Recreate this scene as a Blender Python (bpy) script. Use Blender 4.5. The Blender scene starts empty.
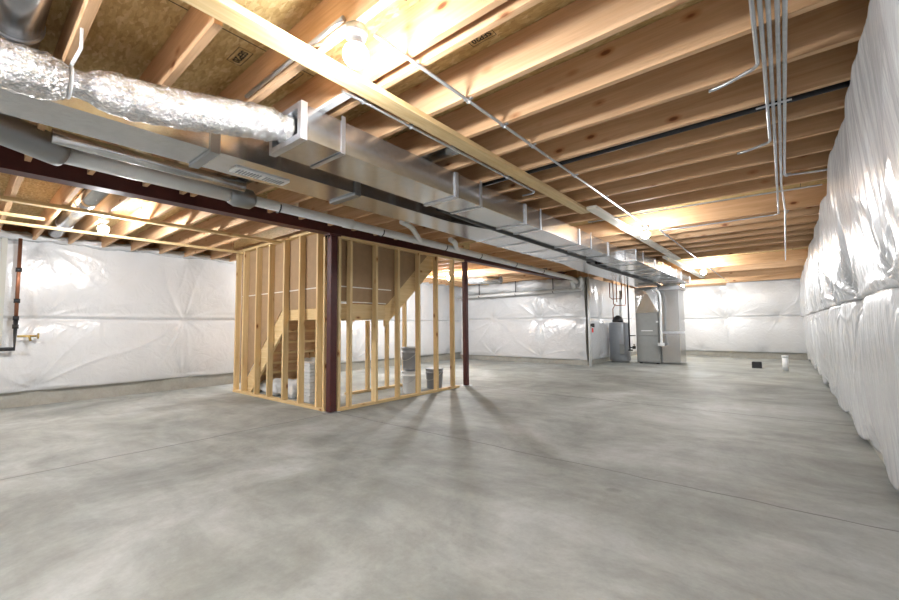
import bpy, bmesh, math, random
import numpy as np
from mathutils import Vector, Matrix
random.seed(7)
C = bpy.context.scene.collection
PI = math.pi
J = 2.475            # underside of the joists
DJ = 0.235           # joist depth
SUB = J + DJ         # underside of the subfloor

# ------------------------------------------------------------------ materials
def new_mat(name):
    m = bpy.data.materials.new(name); m.use_nodes = True
    nt = m.node_tree; b = nt.nodes['Principled BSDF']
    return m, nt, b
def N(nt, kind, **kw):
    n = nt.nodes.new(kind)
    for k, v in kw.items():
        if k.startswith('i_'):
            key = k[2:].replace('_', ' ')
            n.inputs[key].default_value = v
        else: setattr(n, k, v)
    return n
def coords(nt, scale=(1, 1, 1), use='Object'):
    tc = N(nt, 'ShaderNodeTexCoord'); mp = N(nt, 'ShaderNodeMapping')
    mp.inputs['Scale'].default_value = scale
    nt.links.new(tc.outputs[use], mp.inputs['Vector'])
    return mp.outputs['Vector']
def ramp(nt, fac, stops):
    r = N(nt, 'ShaderNodeValToRGB'); e = r.color_ramp.elements
    while len(e) > 1: e.remove(e[0])
    e[0].position = stops[0][0]; e[0].color = (*stops[0][1], 1)
    for p, c in stops[1:]:
        x = e.new(p); x.color = (*c, 1)
    nt.links.new(fac, r.inputs['Fac']); return r.outputs['Color']
def mix(nt, a, b, fac, mode='MIX'):
    m = N(nt, 'ShaderNodeMix', data_type='RGBA', blend_type=mode)
    for s, v in ((m.inputs[6], a), (m.inputs[7], b), (m.inputs[0], fac)):
        if hasattr(v, 'is_linked'): nt.links.new(v, s)
        elif isinstance(v, (tuple, list)): s.default_value = (*v, 1)
        else: s.default_value = v
    return m.outputs[2]
def bump(nt, b, h, strength=.2, dist=.01):
    n = N(nt, 'ShaderNodeBump'); n.inputs['Strength'].default_value = strength
    n.inputs['Distance'].default_value = dist
    nt.links.new(h, n.inputs['Height']); nt.links.new(n.outputs['Normal'], b.inputs['Normal'])
def noise(nt, vec, scale, detail=4, rough=.55, dist=0):
    n = N(nt, 'ShaderNodeTexNoise'); n.inputs['Scale'].default_value = scale
    n.inputs['Detail'].default_value = detail; n.inputs['Roughness'].default_value = rough
    n.inputs['Distortion'].default_value = dist
    nt.links.new(vec, n.inputs['Vector']); return n.outputs['Fac']
def plain(name, col, rough=.5, metal=0, bumps=0, var=0, spec=.5):
    m, nt, b = new_mat(name)
    b.inputs['Roughness'].default_value = rough; b.inputs['Metallic'].default_value = metal
    b.inputs['Specular IOR Level'].default_value = spec
    v = coords(nt); f = noise(nt, v, 9, 5)
    a = tuple(c * (1 - var) for c in col); d = tuple(min(1, c * (1 + var)) for c in col)
    nt.links.new(ramp(nt, f, [(.3, a), (.7, d)]), b.inputs['Base Color'])
    if bumps: bump(nt, b, noise(nt, v, 60, 3), bumps, .003)
    return m
def wood(name, axis, dark, light, knot=True, huevar=.5):
    m, nt, b = new_mat(name); b.inputs['Roughness'].default_value = .62
    b.inputs['Specular IOR Level'].default_value = .3
    sc = [11, 11, 11]; sc[axis] = .55
    oi = N(nt, 'ShaderNodeObjectInfo')
    tc = N(nt, 'ShaderNodeTexCoord'); add = N(nt, 'ShaderNodeVectorMath', operation='ADD')
    mul = N(nt, 'ShaderNodeVectorMath', operation='SCALE'); mul.inputs['Scale'].default_value = 37.0
    cmb = N(nt, 'ShaderNodeCombineXYZ')
    for k in range(3): nt.links.new(oi.outputs['Random'], cmb.inputs[k])
    nt.links.new(cmb.outputs[0], mul.inputs[0]); nt.links.new(mul.outputs[0], add.inputs[1])
    nt.links.new(tc.outputs['Object'], add.inputs[0])
    mp = N(nt, 'ShaderNodeMapping'); mp.inputs['Scale'].default_value = sc
    nt.links.new(add.outputs[0], mp.inputs['Vector'])
    f = noise(nt, mp.outputs[0], 1.6, 5, .6, 1.2)
    g = noise(nt, mp.outputs[0], 9, 3, .6, .4)
    col = ramp(nt, f, [(.25, dark), (.55, tuple((a + c) / 2 for a, c in zip(dark, light))), (.8, light)])
    fine = ramp(nt, g, [(.35, (.82, .80, .78)), (.6, (1, 1, 1))])
    col = mix(nt, col, fine, .45, 'MULTIPLY')
    tint = ramp(nt, oi.outputs['Random'], [(0, (.86, .80, .74)), (.5, (1, 1, 1)), (1, (1, .93, .84))])
    col = mix(nt, col, tint, huevar, 'MULTIPLY')
    if knot:
        ks = [6.6, 6.6, 6.6]; ks[axis] = 3.2
        mk = N(nt, 'ShaderNodeMapping'); mk.inputs['Scale'].default_value = ks
        nt.links.new(add.outputs[0], mk.inputs['Vector'])
        v = N(nt, 'ShaderNodeTexVoronoi'); v.inputs['Scale'].default_value = 1.0
        nt.links.new(mk.outputs[0], v.inputs['Vector'])
        k = ramp(nt, v.outputs['Distance'], [(0, (.16, .07, .03)), (.07, (.3, .13, .06)), (.11, (.8, .62, .5)), (.2, (1, 1, 1))])
        col = mix(nt, col, k, .9, 'MULTIPLY')
    nt.links.new(col, b.inputs['Base Color'])
    bump(nt, b, g, .12, .002)
    return m
M = {}
FIRD, FIRL = (.58, .35, .19), (.78, .54, .34)
for a, n in enumerate('xyz'): M['fir_' + n] = wood('fir_' + n, a, FIRD, FIRL)
PIND, PINL = (.64, .45, .21), (.88, .71, .43)
for a, n in enumerate('xyz'): M['pine_' + n] = wood('pine_' + n, a, PIND, PINL)
def osb():
    m, nt, b = new_mat('osb'); b.inputs['Roughness'].default_value = .7
    v = coords(nt, (24, 62, 24))
    w = N(nt, 'ShaderNodeTexNoise'); w.inputs['Scale'].default_value = .9; w.inputs['Detail'].default_value = 3
    nt.links.new(v, w.inputs['Vector'])
    ad = N(nt, 'ShaderNodeVectorMath', operation='ADD'); nt.links.new(v, ad.inputs[0]); nt.links.new(w.outputs['Color'], ad.inputs[1])
    n1 = N(nt, 'ShaderNodeTexVoronoi'); n1.inputs['Scale'].default_value = 1.0; nt.links.new(ad.outputs[0], n1.inputs['Vector'])
    sep = N(nt, 'ShaderNodeSeparateColor'); nt.links.new(n1.outputs['Color'], sep.inputs[0])
    c = ramp(nt, sep.outputs[0], [(0, (.46, .31, .12)), (.4, (.55, .39, .165)), (.8, (.61, .45, .21)), (1, (.68, .53, .28))])
    f = ramp(nt, noise(nt, coords(nt, (5, 26, 5)), 2.2, 6, .75, .6), [(.32, (.70, .65, .56)), (.55, (1, 1, 1))])
    nt.links.new(mix(nt, c, f, .75, 'MULTIPLY'), b.inputs['Base Color'])
    bump(nt, b, sep.outputs[1], .2, .003); return m
M['osb'] = osb()
def galv(name, col=(.62, .64, .66), rough=.3, bs=.05):
    m, nt, b = new_mat(name); b.inputs['Metallic'].default_value = .92
    v = coords(nt)
    vo = N(nt, 'ShaderNodeTexVoronoi'); vo.inputs['Scale'].default_value = 34
    nt.links.new(v, vo.inputs['Vector'])
    sep = N(nt, 'ShaderNodeSeparateColor'); nt.links.new(vo.outputs['Color'], sep.inputs[0])
    a = tuple(c * .9 for c in col)
    nt.links.new(ramp(nt, sep.outputs[0], [(0, a), (1, col)]), b.inputs['Base Color'])
    f = noise(nt, v, 2.2, 3)
    r = N(nt, 'ShaderNodeMapRange'); r.inputs['To Min'].default_value = rough * .8; r.inputs['To Max'].default_value = rough * 1.3
    nt.links.new(f, r.inputs['Value']); nt.links.new(r.outputs[0], b.inputs['Roughness'])
    bump(nt, b, noise(nt, v, 2.2, 0), bs, .03); return m
M['galv'] = galv('galvanized_steel', (.56, .565, .57), .20, .02)
M['galv2'] = galv('galvanized_hanger', (.60, .62, .66), .38)
M['conduit'] = galv('conduit_steel', (.62, .64, .67), .3)
M['cabinet'] = plain('furnace_grey', (.27, .28, .275), .42, .2, .02, .04)
M['heater'] = plain('heater_grey', (.30, .32, .35), .4, .1, .02, .04)
M['red'] = plain('red_primer', (.075, .013, .011), .5, 0, .1, .15)
M['pvc'] = plain('white_pvc', (.74, .75, .75), .35, 0, 0, .03)
M['white_metal'] = plain('white_enamel', (.8, .8, .8), .35)
M['black'] = plain('black_iron', (.012, .012, .014), .45)
M['copper'] = plain('copper', (.30, .13, .075), .4, .8, 0, .1)
M['brass'] = plain('brass', (.60, .42, .14), .35, .9)
M['hardboard'] = plain('brown_hardboard', (.36, .235, .13), .75, 0, .1, .08)
M['grey_plastic'] = plain('grey_plastic', (.28, .30, .33), .45)
M['white_plastic'] = plain('white_plastic', (.72, .73, .74), .45, 0, 0, .05)
M['trim_or_glare'] = plain('pale_strip', (.78, .74, .66), .6)  # real pale strips; on the far nailing boards it stands for glare
M['batten'] = plain('weathered_batten', (.42, .42, .38), .6)
M['strap'] = plain('dull_zinc_strap', (.33, .34, .35), .38, .8)
M['red_plastic'] = plain('red_plastic', (.6, .02, .02), .4)
M['ink'] = plain('stamp_ink', (.02, .018, .015), .7)
def film(name='white_poly_film', sc=(1, 1, 1), bs=.6):
    m, nt, b = new_mat(name)
    b.inputs['Roughness'].default_value = .24; b.inputs['Specular IOR Level'].default_value = .9
    v = coords(nt)
    f = noise(nt, v, 1.3, 3)
    nt.links.new(ramp(nt, f, [(.3, (.58, .59, .605)), (.7, (.65, .66, .675))] if name == 'white_poly_film' else [(.3, (.50, .51, .525)), (.7, (.57, .58, .595))]), b.inputs['Base Color'])
    v = coords(nt, sc)
    h = noise(nt, v, 4.0, 4, .5, 2.2); h2 = noise(nt, v, 22, 3, .5, 1.5)
    ad = N(nt, 'ShaderNodeMath', operation='MULTIPLY_ADD'); nt.links.new(h2, ad.inputs[0]); ad.inputs[1].default_value = .16
    nt.links.new(h, ad.inputs[2]); bump(nt, b, ad.outputs[0], bs, .018); return m
M['film'] = film()
M['film_drape'] = film('draped_poly_film', (1.6, 1.6, .35), .5)
def foil():
    m, nt, b = new_mat('crinkled_foil'); b.inputs['Metallic'].default_value = .95
    b.inputs['Roughness'].default_value = .2; b.inputs['Base Color'].default_value = (.80, .80, .81, 1)
    v = coords(nt, (1, 1.0, 1)); h = noise(nt, v, 38, 4, .6, 1.4)
    bump(nt, b, h, 1.0, .02); return m
M['foil'] = foil()
def concrete(name, cols, joints=False):
    m, nt, b = new_mat(name); b.inputs['Specular IOR Level'].default_value = .45
    v = coords(nt)
    f1 = noise(nt, v, .8, 8, .66, .6); f2 = noise(nt, v, 4.2, 9, .74, .4); f3 = noise(nt, v, 45, 4, .7)
    c = ramp(nt, f1, [(.3, cols[0]), (.5, cols[1]), (.7, cols[2])])
    c = mix(nt, c, ramp(nt, f2, [(.3, (.76, .75, .73)), (.62, (1.0, 1.0, 1.0))]), .85, 'MULTIPLY')
    c = mix(nt, c, ramp(nt, f3, [(.3, (.86, .86, .86)), (.6, (1, 1, 1))]), .5, 'MULTIPLY')
    r = N(nt, 'ShaderNodeMapRange'); r.inputs['To Min'].default_value = .50; r.inputs['To Max'].default_value = .78
    nt.links.new(f2, r.inputs['Value']); nt.links.new(r.outputs[0], b.inputs['Roughness'])
    if joints:
        # long soft trowel streaks and small dark spots
        st = noise(nt, coords(nt, (.5, 2.4, 1)), 1.6, 6, .6, .8)
        c = mix(nt, c, ramp(nt, st, [(.35, (.80, .80, .79)), (.6, (1, 1, 1))]), .7, 'MULTIPLY')
        sp = noise(nt, v, 2.3, 2, .5)
        c = mix(nt, c, ramp(nt, sp, [(.20, (.45, .45, .45)), (.235, (1, 1, 1))]), .6, 'MULTIPLY')
    nt.links.new(c, b.inputs['Base Color'])
    bump(nt, b, f3, .12, .004); return m
M['floor'] = concrete('concrete_slab', [(.225, .235, .222), (.365, .380, .362), (.535, .555, .555)], True)
M['joint'] = plain('dark_groove', (.23, .225, .215), .9)
M['cwall'] = concrete('foundation_concrete', [(.30, .29, .255), (.38, .37, .33), (.45, .44, .40)])
BULB = 260.0
def emit(name, s, col=(.97, .985, 1)):
    m, nt, b = new_mat(name); b.inputs['Base Color'].default_value = (*col, 1)
    b.inputs['Emission Color'].default_value = (*col, 1); b.inputs['Emission Strength'].default_value = s; return m
M['bulb'] = emit('lit_bulb', BULB)

# ------------------------------------------------------------------ geometry
class MB:
    def __init__(s): s.v = []; s.f = []; s.sm = []
    def add(s, vs, fs, smooth=False):
        o = len(s.v); s.v += [tuple(v) for v in vs]; s.f += [tuple(o + i for i in f) for f in fs]; s.sm += [smooth] * len(fs); return s
    def box(s, x0, x1, y0, y1, z0, z1):
        x0, x1 = min(x0, x1), max(x0, x1); y0, y1 = min(y0, y1), max(y0, y1); z0, z1 = min(z0, z1), max(z0, z1)
        return s.add([(x0, y0, z0), (x1, y0, z0), (x1, y1, z0), (x0, y1, z0), (x0, y0, z1), (x1, y0, z1), (x1, y1, z1), (x0, y1, z1)],
              [(0, 3, 2, 1), (4, 5, 6, 7), (0, 1, 5, 4), (1, 2, 6, 5), (2, 3, 7, 6), (3, 0, 4, 7)])
    def prism(s, poly, axis, a, b):
        def P(u, v, w): return {0: (w, u, v), 1: (u, w, v), 2: (u, v, w)}[axis]
        n = len(poly); vs = [P(u, v, a) for u, v in poly] + [P(u, v, b) for u, v in poly]
        return s.add(vs, [tuple(range(n))[::-1], tuple(range(n, 2 * n))] + [(i, (i + 1) % n, n + (i + 1) % n, n + i) for i in range(n)])
    def tube(s, pts, r, seg=12, cap=True, rf=None):
        pts = [Vector(p) for p in pts]; n = len(pts); up = None; rings = []
        for i, p in enumerate(pts):
            t = (pts[min(i + 1, n - 1)] - pts[max(i - 1, 0)]).normalized()
            if up is None: up = t.orthogonal().normalized()
            up = (up - t * up.dot(t)).normalized(); sd = t.cross(up)
            ring = []
            for k in range(seg):
                a = 2 * PI * k / seg; rr = (rf(i, a) if rf else (r[i] if isinstance(r, (list, tuple)) else r))
                ring.append(p + (up * math.cos(a) + sd * math.sin(a)) * rr)
            rings.append(ring)
        vs = [v for rg in rings for v in rg]
        fs = [(i * seg + k, i * seg + (k + 1) % seg, (i + 1) * seg + (k + 1) % seg, (i + 1) * seg + k) for i in range(n - 1) for k in range(seg)]
        s.add(vs, fs, True)
        if cap:
            o = len(s.v) - len(vs)
            s.f += [tuple(o + k for k in range(seg))[::-1], tuple(o + (n - 1) * seg + k for k in range(seg))]; s.sm += [False, False]
        return s
    def lathe(s, cx, cy, prof, seg=24):
        n = len(prof); vs = [(cx + r * math.cos(2 * PI * k / seg), cy + r * math.sin(2 * PI * k / seg), z) for r, z in prof for k in range(seg)]
        fs = [(i * seg + k, i * seg + (k + 1) % seg, (i + 1) * seg + (k + 1) % seg, (i + 1) * seg + k) for i in range(n - 1) for k in range(seg)]
        s.add(vs, fs, True)
        o = len(s.v) - len(vs); s.f += [tuple(o + k for k in range(seg))[::-1], tuple(o + (n - 1) * seg + k for k in range(seg))]; s.sm += [False, False]; return s
    def build(s, name, mat, parent=None, label=None, bevel=0):
        me = bpy.data.meshes.new(name); me.from_pydata(s.v, [], s.f); me.update()
        me.polygons.foreach_set('use_smooth', s.sm)
        bm = bmesh.new(); bm.from_mesh(me); bmesh.ops.recalc_face_normals(bm, faces=bm.faces); bm.to_mesh(me); bm.free()
        me.materials.append(M[mat]); o = bpy.data.objects.new(name, me); C.objects.link(o)
        if bevel:
            bv = o.modifiers.new('bevel', 'BEVEL'); bv.width = bevel; bv.segments = 2; bv.limit_method = 'ANGLE'
        if parent is not None:
            o.parent = parent; o.matrix_parent_inverse = parent_inv(parent)
        else:                                   # origin at the base of the thing
            vs = np.array(s.v); c = (vs.min(0) + vs.max(0)) / 2; c[2] = vs[:, 2].min()
            me.transform(Matrix.Translation([-q for q in c])); o.location = c
        if label: o['label'] = label
        return o
def parent_inv(p):
    m = Matrix.Identity(4); q = p
    while q is not None: m = Matrix.Translation(q.location) @ m; q = q.parent
    return m.inverted() if p.parent is None else Matrix.Identity(4)
# sub-parts: parents that are parts keep world-space meshes, so identity is right for them
def tag(o, label, cat, group=None, kind=None):
    o['label'] = label; o['category'] = cat
    if group: o['group'] = group
    if kind: o['kind'] = kind
    return o
def thing(name, loc, label, cat, group=None):
    o = bpy.data.objects.new(name, None); C.objects.link(o); o.location = loc; o.empty_display_size = .1
    return tag(o, label, cat, group)
def struct(name, mb, mat, label=None):
    o = mb.build(name, mat); o['kind'] = 'structure'
    if label: o['label'] = label; 
    return o
def bx(*a): return MB().box(*a)
ORD = ['first', 'second', 'third', 'fourth', 'fifth', 'sixth', 'seventh', 'eighth', 'ninth', 'tenth', 'eleventh', 'twelfth', 'thirteenth', 'fourteenth',
       'fifteenth', 'sixteenth', 'seventeenth', 'eighteenth', 'nineteenth', 'twentieth', 'twenty-first', 'twenty-second', 'twenty-third', 'twenty-fourth',
       'twenty-fifth', 'twenty-sixth', 'twenty-seventh', 'twenty-eighth', 'twenty-ninth', 'thirtieth', 'thirty-first', 'thirty-second', 'thirty-third', 'thirty-fourth', 'thirty-fifth', 'thirty-sixth', 'thirty-seventh', 'thirty-eighth']

# ------------------------------------------------------------------ setting
XL, XR, YB, YF, YP, XP = -8.75, .56, 17.0, -3.0, 11.22, -4.27
fl = struct('floor', bx(XL - .3, XR + .3, YF - .3, YB + .3, -.12, 0), 'floor')
def groove(pts, w=.006):
    mb = MB()
    for (x0, y0), (x1, y1) in zip(pts, pts[1:]):
        d = Vector((x1 - x0, y1 - y0, 0)).normalized(); n = Vector((-d.y, d.x, 0)) * w
        a, b = Vector((x0, y0, 0)), Vector((x1, y1, 0))
        lo, hi = Vector((0, 0, -.01)), Vector((0, 0, .0012))
        mb.add([a - n + lo, a + n + lo, b + n + lo, b - n + lo, a - n + hi, a + n + hi, b + n + hi, b - n + hi],
               [(0, 3, 2, 1), (4, 5, 6, 7), (0, 1, 5, 4), (1, 2, 6, 5), (2, 3, 7, 6), (3, 0, 4, 7)])
    return mb
def wob(x0, y0, x1, y1, a=.012, n=40):
    return [(x0 + (x1 - x0) * i / n + (a * math.sin(i * .9 + math.sin(i)) if abs(x1 - x0) < .1 else 0),
             y0 + (y1 - y0) * i / n + (a * math.sin(i * .8 + math.sin(i * 1.3)) if abs(y1 - y0) < .1 else 0)) for i in range(n + 1)]
for pts, w in ((wob(-4.55, 3.24, XR, 3.27), .0045), (wob(-4.63, YF, -4.63, 3.1), .006), (wob(-4.5, 6.2, XR, 6.25), .005)):
    g = groove(pts, w).build('control_joint', 'joint', fl); g['kind'] = 'structure'
ceil = struct('ceiling', bx(XL - .3, XR + .3, YF - .3, YB + .3, SUB, SUB + .02), 'osb')
for n in range(9):        # panel edges of the subfloor sheets
    y = -2.2 + n * 2.44
for x in (-7.1, -4.66, -2.22, .22):
    g = bx(x, x + .005, YF, YB, SUB - .0012, SUB).build('sheet_seam', 'ink', ceil); g['kind'] = 'structure'
struct('wall_left', bx(XL - .25, XL, YF - .25, YP + .3, 0, J), 'cwall')
struct('wall_right', bx(XR, XR + .25, YF - .25, YB + .25, 0, J), 'cwall')
struct('wall_front', bx(XL, XR, YF - .25, YF, 0, J), 'cwall')
struct('wall_far_left', bx(XL, XP, YP, YP + .25, 0, J), 'cwall')
struct('wall_return', bx(XP - .25, XP, YP + .25, YB, 0, J), 'cwall')
struct('wall_back', bx(XP, -1.42, YB, YB + .25, 0, J), 'cwall')
struct('wall_back_right', bx(-1.42, XR, 16.35, YB + .25, 0, J), 'cwall')
rim = MB().box(XL - .25, XL - .21, YF, YP, J, SUB).box(XR + .21, XR + .25, YF, YB, J, SUB).box(XL, XR, YF - .25, YF - .21, J, SUB).box(XL, XP, YP + .2, YP + .24, J, SUB).box(XP - .24, XP - .2, YP, YB, J, SUB).box(XP, XR, YB + .2, YB + .24, J, SUB)
struct('trim_1', rim, 'fir_x')

# ------------------------------------------------------------------ plastic-faced insulation blankets
def blanket(name, label, P0, uax, nax, U, z0, z1, rows, base, tufts, amp=.02, drape=0, step=.022, seed=0, hem=0, prof=None, puff=.055, mat='film'):
    """grid in (u,z) pushed off the wall along nax; rows = seam heights; tufts = (u,z) pinch points"""
    rng = np.random.default_rng(seed)
    nu = int(U / step); nz = max(8, int((z1 - z0) / step))
    u = np.linspace(0, U, nu + 1)[:, None] * np.ones((1, nz + 1)); z = np.ones((nu + 1, 1)) * np.linspace(z0, z1, nz + 1)[None, :]
    d = np.zeros_like(u) + base
    seams = [z0] + list(rows) + [z1]
    for a, b in zip(seams, seams[1:]):
        t = np.clip((z - a) / (b - a), 0, 1); inside = (z >= a) & (z <= b)
        d = np.where(inside, d + puff * np.sin(PI * t) ** .5, d)
    for zr in rows: d = d - .022 * np.exp(-((z - zr - .012 * np.sin(u * 2.1)) / .02) ** 2) + .012 * np.exp(-((z - zr - .05) / .03) ** 2)
    if prof is not None: d = d + prof(u, z)
    for k in range(7):
        fu, fz, ph = rng.uniform(.6, 3.2), rng.uniform(.8, 4), rng.uniform(0, 6)
        d += amp * .22 * np.sin(fu * u * 2 + fz * z + ph)
    if drape:
        w = u + .05 * np.sin(z * 3.1 + u * 1.7)
        d += drape * (np.abs(np.sin(w * 8 + 1.8 * np.sin(w * 2.3))) ** .5 - .5) * (.35 + .65 * np.sin(u * 1.3 + z) ** 2)
        d += drape * .55 * (np.abs(np.sin(w * 17 + 2.6 * np.sin(w * 3.1 + .6 * z))) ** .5 - .5) * (.3 + .7 * np.sin(u * 2.1 - z) ** 2)
        d += drape * .06 * np.sin(w * 53 + 3 * np.sin(w * 7 + z))
    for (tu, tz) in tufts:
        m = slice(max(0, int((tu - 1.6) / step)), min(nu + 1, int((tu + 1.6) / step) + 1))
        if m.start >= m.stop: continue
        du = u[m] - tu; dz = z[m] - tz; r = np.hypot(du, dz) + 1e-6; th = np.arctan2(dz, du)
        ph = rng.uniform(0, 6, 4); L = rng.uniform(.34, .75)
        w = np.exp(-r / L) * (1 - np.exp(-r / .07)) * rng.uniform(.25, 1.15)
        s = (1 - np.abs(np.sin(th * 3.5 + ph[0] + 1.6 * np.sin(th * 2 + ph[1]) + r * .9))) ** 3 * (.4 + .6 * np.sin(th * 1.5 + ph[3]) ** 2)
        s2 = (1 - np.abs(np.sin(th * 10 + ph[2] + 2.2 * np.sin(3 * th + ph[3]) + r * 2.2))) ** 2 * np.exp(-r / .3)
        d[m] += w * (amp * 2.3 * (s - .4) + amp * 1.2 * (s2 - .4)) - .05 * np.exp(-(r / .13) ** 2)
    zz = z.copy()
    if hem:
        k = np.clip(1 - (z - z0) / .35, 0, 1) ** 2
        zz += hem * k * (np.abs(np.sin(u * PI / 1.45 + seed)) * -1 + .5)
    d = np.maximum(d, .012)
    P0, uax, nax = np.array(P0, float), np.array(uax, float), np.array(nax, float)
    V = P0 + u[..., None] * uax + d[..., None] * nax; V[..., 2] = zz
    back = [P0 + u[:, j, None] * uax + .004 * nax for j in (0, nz)]
    back[0][:, 2] = zz[:, 0] + .004; back[1][:, 2] = zz[:, nz] - .004
    n1 = nz + 3
    A = np.concatenate([back[0][:, None], V, back[1][:, None]], 1).reshape(-1, 3)
    i, j = np.meshgrid(np.arange(nu), np.arange(n1 - 1), indexing='ij'); i = i.ravel(); j = j.ravel()
    F = np.stack([i * n1 + j, (i + 1) * n1 + j, (i + 1) * n1 + j + 1, i * n1 + j + 1], 1)
    if np.dot(np.cross(uax, [0, 0, 1]), nax) < 0: F = F[:, ::-1]
    me = bpy.data.meshes.new(name)
    me.from_pydata(A.tolist(), [], F.tolist()); me.update(); me.polygons.foreach_set('use_smooth', [True] * len(me.polygons))
    me.materials.append(M[mat]); o = bpy.data.objects.new(name, me); C.objects.link(o)
    c = Vector(P0 + uax * U / 2); c.z = z0; me.transform(Matrix.Translation(-c)); o.location = c
    return tag(o, label, 'insulation', 'plastic faced insulation on the walls')
L = 1.95
tL = [(y - YF, z) for y in np.arange(.775 - 2 * L, 11.2, L) for z in (1.29, .27, 2.42)]
blanket('insulation_blanket', 'white plastic insulation blanket covering the long left wall behind the copper pipe', (XL, YF, 0), (0, 1, 0), (1, 0, 0), YP - YF, .22, 2.50, [1.29], .06, tL, .016, seed=1, step=.018)
tP = [(x - XL, z) for x in (-8.6, -7.34, -5.655, -4.4) for z in (1.33, .2, 2.1)]
blanket('insulation_blanket', 'white plastic insulation blanket with star pinches on the wall beyond the second red post', (XL, YP, 0), (1, 0, 0), (0, -1, 0), XP - XL, .14, 2.46, [1.33], .05, tP, .02, seed=2)
tR = [(y - YP, z) for y in (12.2, 13.9, 15.6) for z in (1.3, .2)]
blanket('insulation_blanket', 'white plastic insulation on the return wall behind the water heater', (XP, YP, 0), (0, 1, 0), (1, 0, 0), YB - YP, .12, 2.46, [1.3], .03, tR, .014, seed=3)
blanket('insulation_blanket', 'white plastic insulation on the recessed back wall right of the furnace', (XP, YB, 0), (1, 0, 0), (0, -1, 0), -1.42 - XP, .16, 2.46, [1.3], .04, [(1.2, 1.3), (2.7, 1.3), (2.0, .2), (2.6, 2.3)], .014, seed=4)
blanket('insulation_blanket', 'white plastic insulation on the far end wall behind the floor pipe stub', (-1.42, 16.35, 0), (1, 0, 0), (0, -1, 0), XR + 1.42, .2, 2.48, [1.33], .05, [(.1, 1.33), (1.3, 1.33), (.9, .2), (1.9, 2.3), (.2, 2.4)], .014, seed=5)
blanket('insulation_blanket', 'white plastic insulation on the wall behind the camera', (XR, YF, 0), (-1, 0, 0), (0, 1, 0), XR - XL, .14, 2.46, [1.3], .05, [(x, 1.3) for x in (1, 3, 5, 7)], .016, seed=6, step=.04)
Ls = 1.5
tU = [(y - YF, 1.33) for y in np.arange(3.05 - 4 * Ls, 16.3, Ls)]
def pu(u, z): return .135 + (-.035 + .13 * np.exp(-np.clip(u + YF - 2, 0, 99) / 4.5)) * np.clip((z - 1.33) / 1.1, 0, 1)
blanket('insulation_blanket', 'upper tier of crinkled white plastic insulation on the near right wall', (XR, YF, 0), (0, 1, 0), (-1, 0, 0), 16.35 - YF, 1.31, 2.48, [], 0, tU, .036, drape=.022, seed=7, prof=pu, puff=.03, step=.017, mat='film_drape')
tD = [(y - YF, z) for y in np.arange(3.05 - 4 * Ls, 16.3, Ls) for z in (1.30, .10)]
def pd(u, z): return .05 + .05 * np.clip(z / 1.3, 0, 1)
blanket('insulation_blanket', 'lower tier of draped white plastic insulation on the near right wall', (XR, YF, 0), (0, 1, 0), (-1, 0, 0), 16.35 - YF, .09, 1.315, [], 0, tD, .020, drape=.015, seed=8, hem=.11, prof=pd, puff=.025, step=.017, mat='film_drape')

# ------------------------------------------------------------------ joists
T = .038
def joist(x0, x1, yfar, label, group, mat='fir_x', name='floor_joist'):
    o = bx(x0, x1, yfar - T, yfar, J, SUB - .002).build(name, mat, bevel=.003); return tag(o, label, 'joist', group)
near = [-2.5, -2.1, -1.7, -1.3, -.9, -.5, -.09, .324, .703, 1.098, 1.402, 1.497, 1.892, 2.297, 2.695, 3.115, 3.50, 3.894, 4.305, 4.723, 5.15, 6.28, 6.78, 7.27, 7.74, 8.2, 8.8, 9.6]
far_ = [11.5, 12.7, 14.4, 16.1]
note = {.324: 'beside the round duct', .703: 'cut off at the ledger', 1.098: 'carrying the first bulb',
        1.402: 'near half of the brightly lit pair', 1.497: 'far half of the brightly lit pair',
        1.892: 'just past the subfloor date stamp', 3.115: 'black pipe on far side', 6.28: 'lit by the second bulb', 9.6: 'before the long gap'}
for i, y in enumerate(near):
    x0, x1 = (-4.62, XR + .2) if y < 11 else (XP, XR + .2)
    if abs(y - .703) < .01: x1 = -1.88
    extra = note.get(y, '')
    lab = 'right bay joist, %s from camera end' % ORD[i]
    if extra: lab += ', ' + extra
    joist(x0, x1, y, lab, 'floor joists right of the steel beam')
for i, y in enumerate(far_):
    joist(XP + .02, XR + .2, y, 'right bay floor joist near the back wall, %s beyond the furnace plenum line' % ORD[i], 'floor joists right of the steel beam')
lefty = [y for y in near if y < 3.1 and abs(y - 1.402) > .01] + [3.15, 3.5, 3.9, 4.3, 4.7, 5.1, 5.5, 5.9, 6.3, 6.7, 7.1, 7.5, 7.9, 8.3, 8.7, 9.1, 9.5, 9.9, 10.3, 10.7, 11.1]
for i, y in enumerate(lefty):
    x1 = -4.81
    lab = 'left bay floor joist, %s from the camera end' % ORD[i]
    if 3.3 < y < 6.1: x1 = -7.66; lab = 'short floor joist left of the stairwell, %s from the camera end' % ORD[i]
    if abs(y - 3.15) < .01: x1 = -7.66; lab = 'short floor joist ending at the near corner of the stair wall'
    if abs(y - .703) < .01: lab += ', above the thin cross strips'
    joist(XL - .2, x1, y, lab, 'floor joists left of the steel beam')

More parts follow.
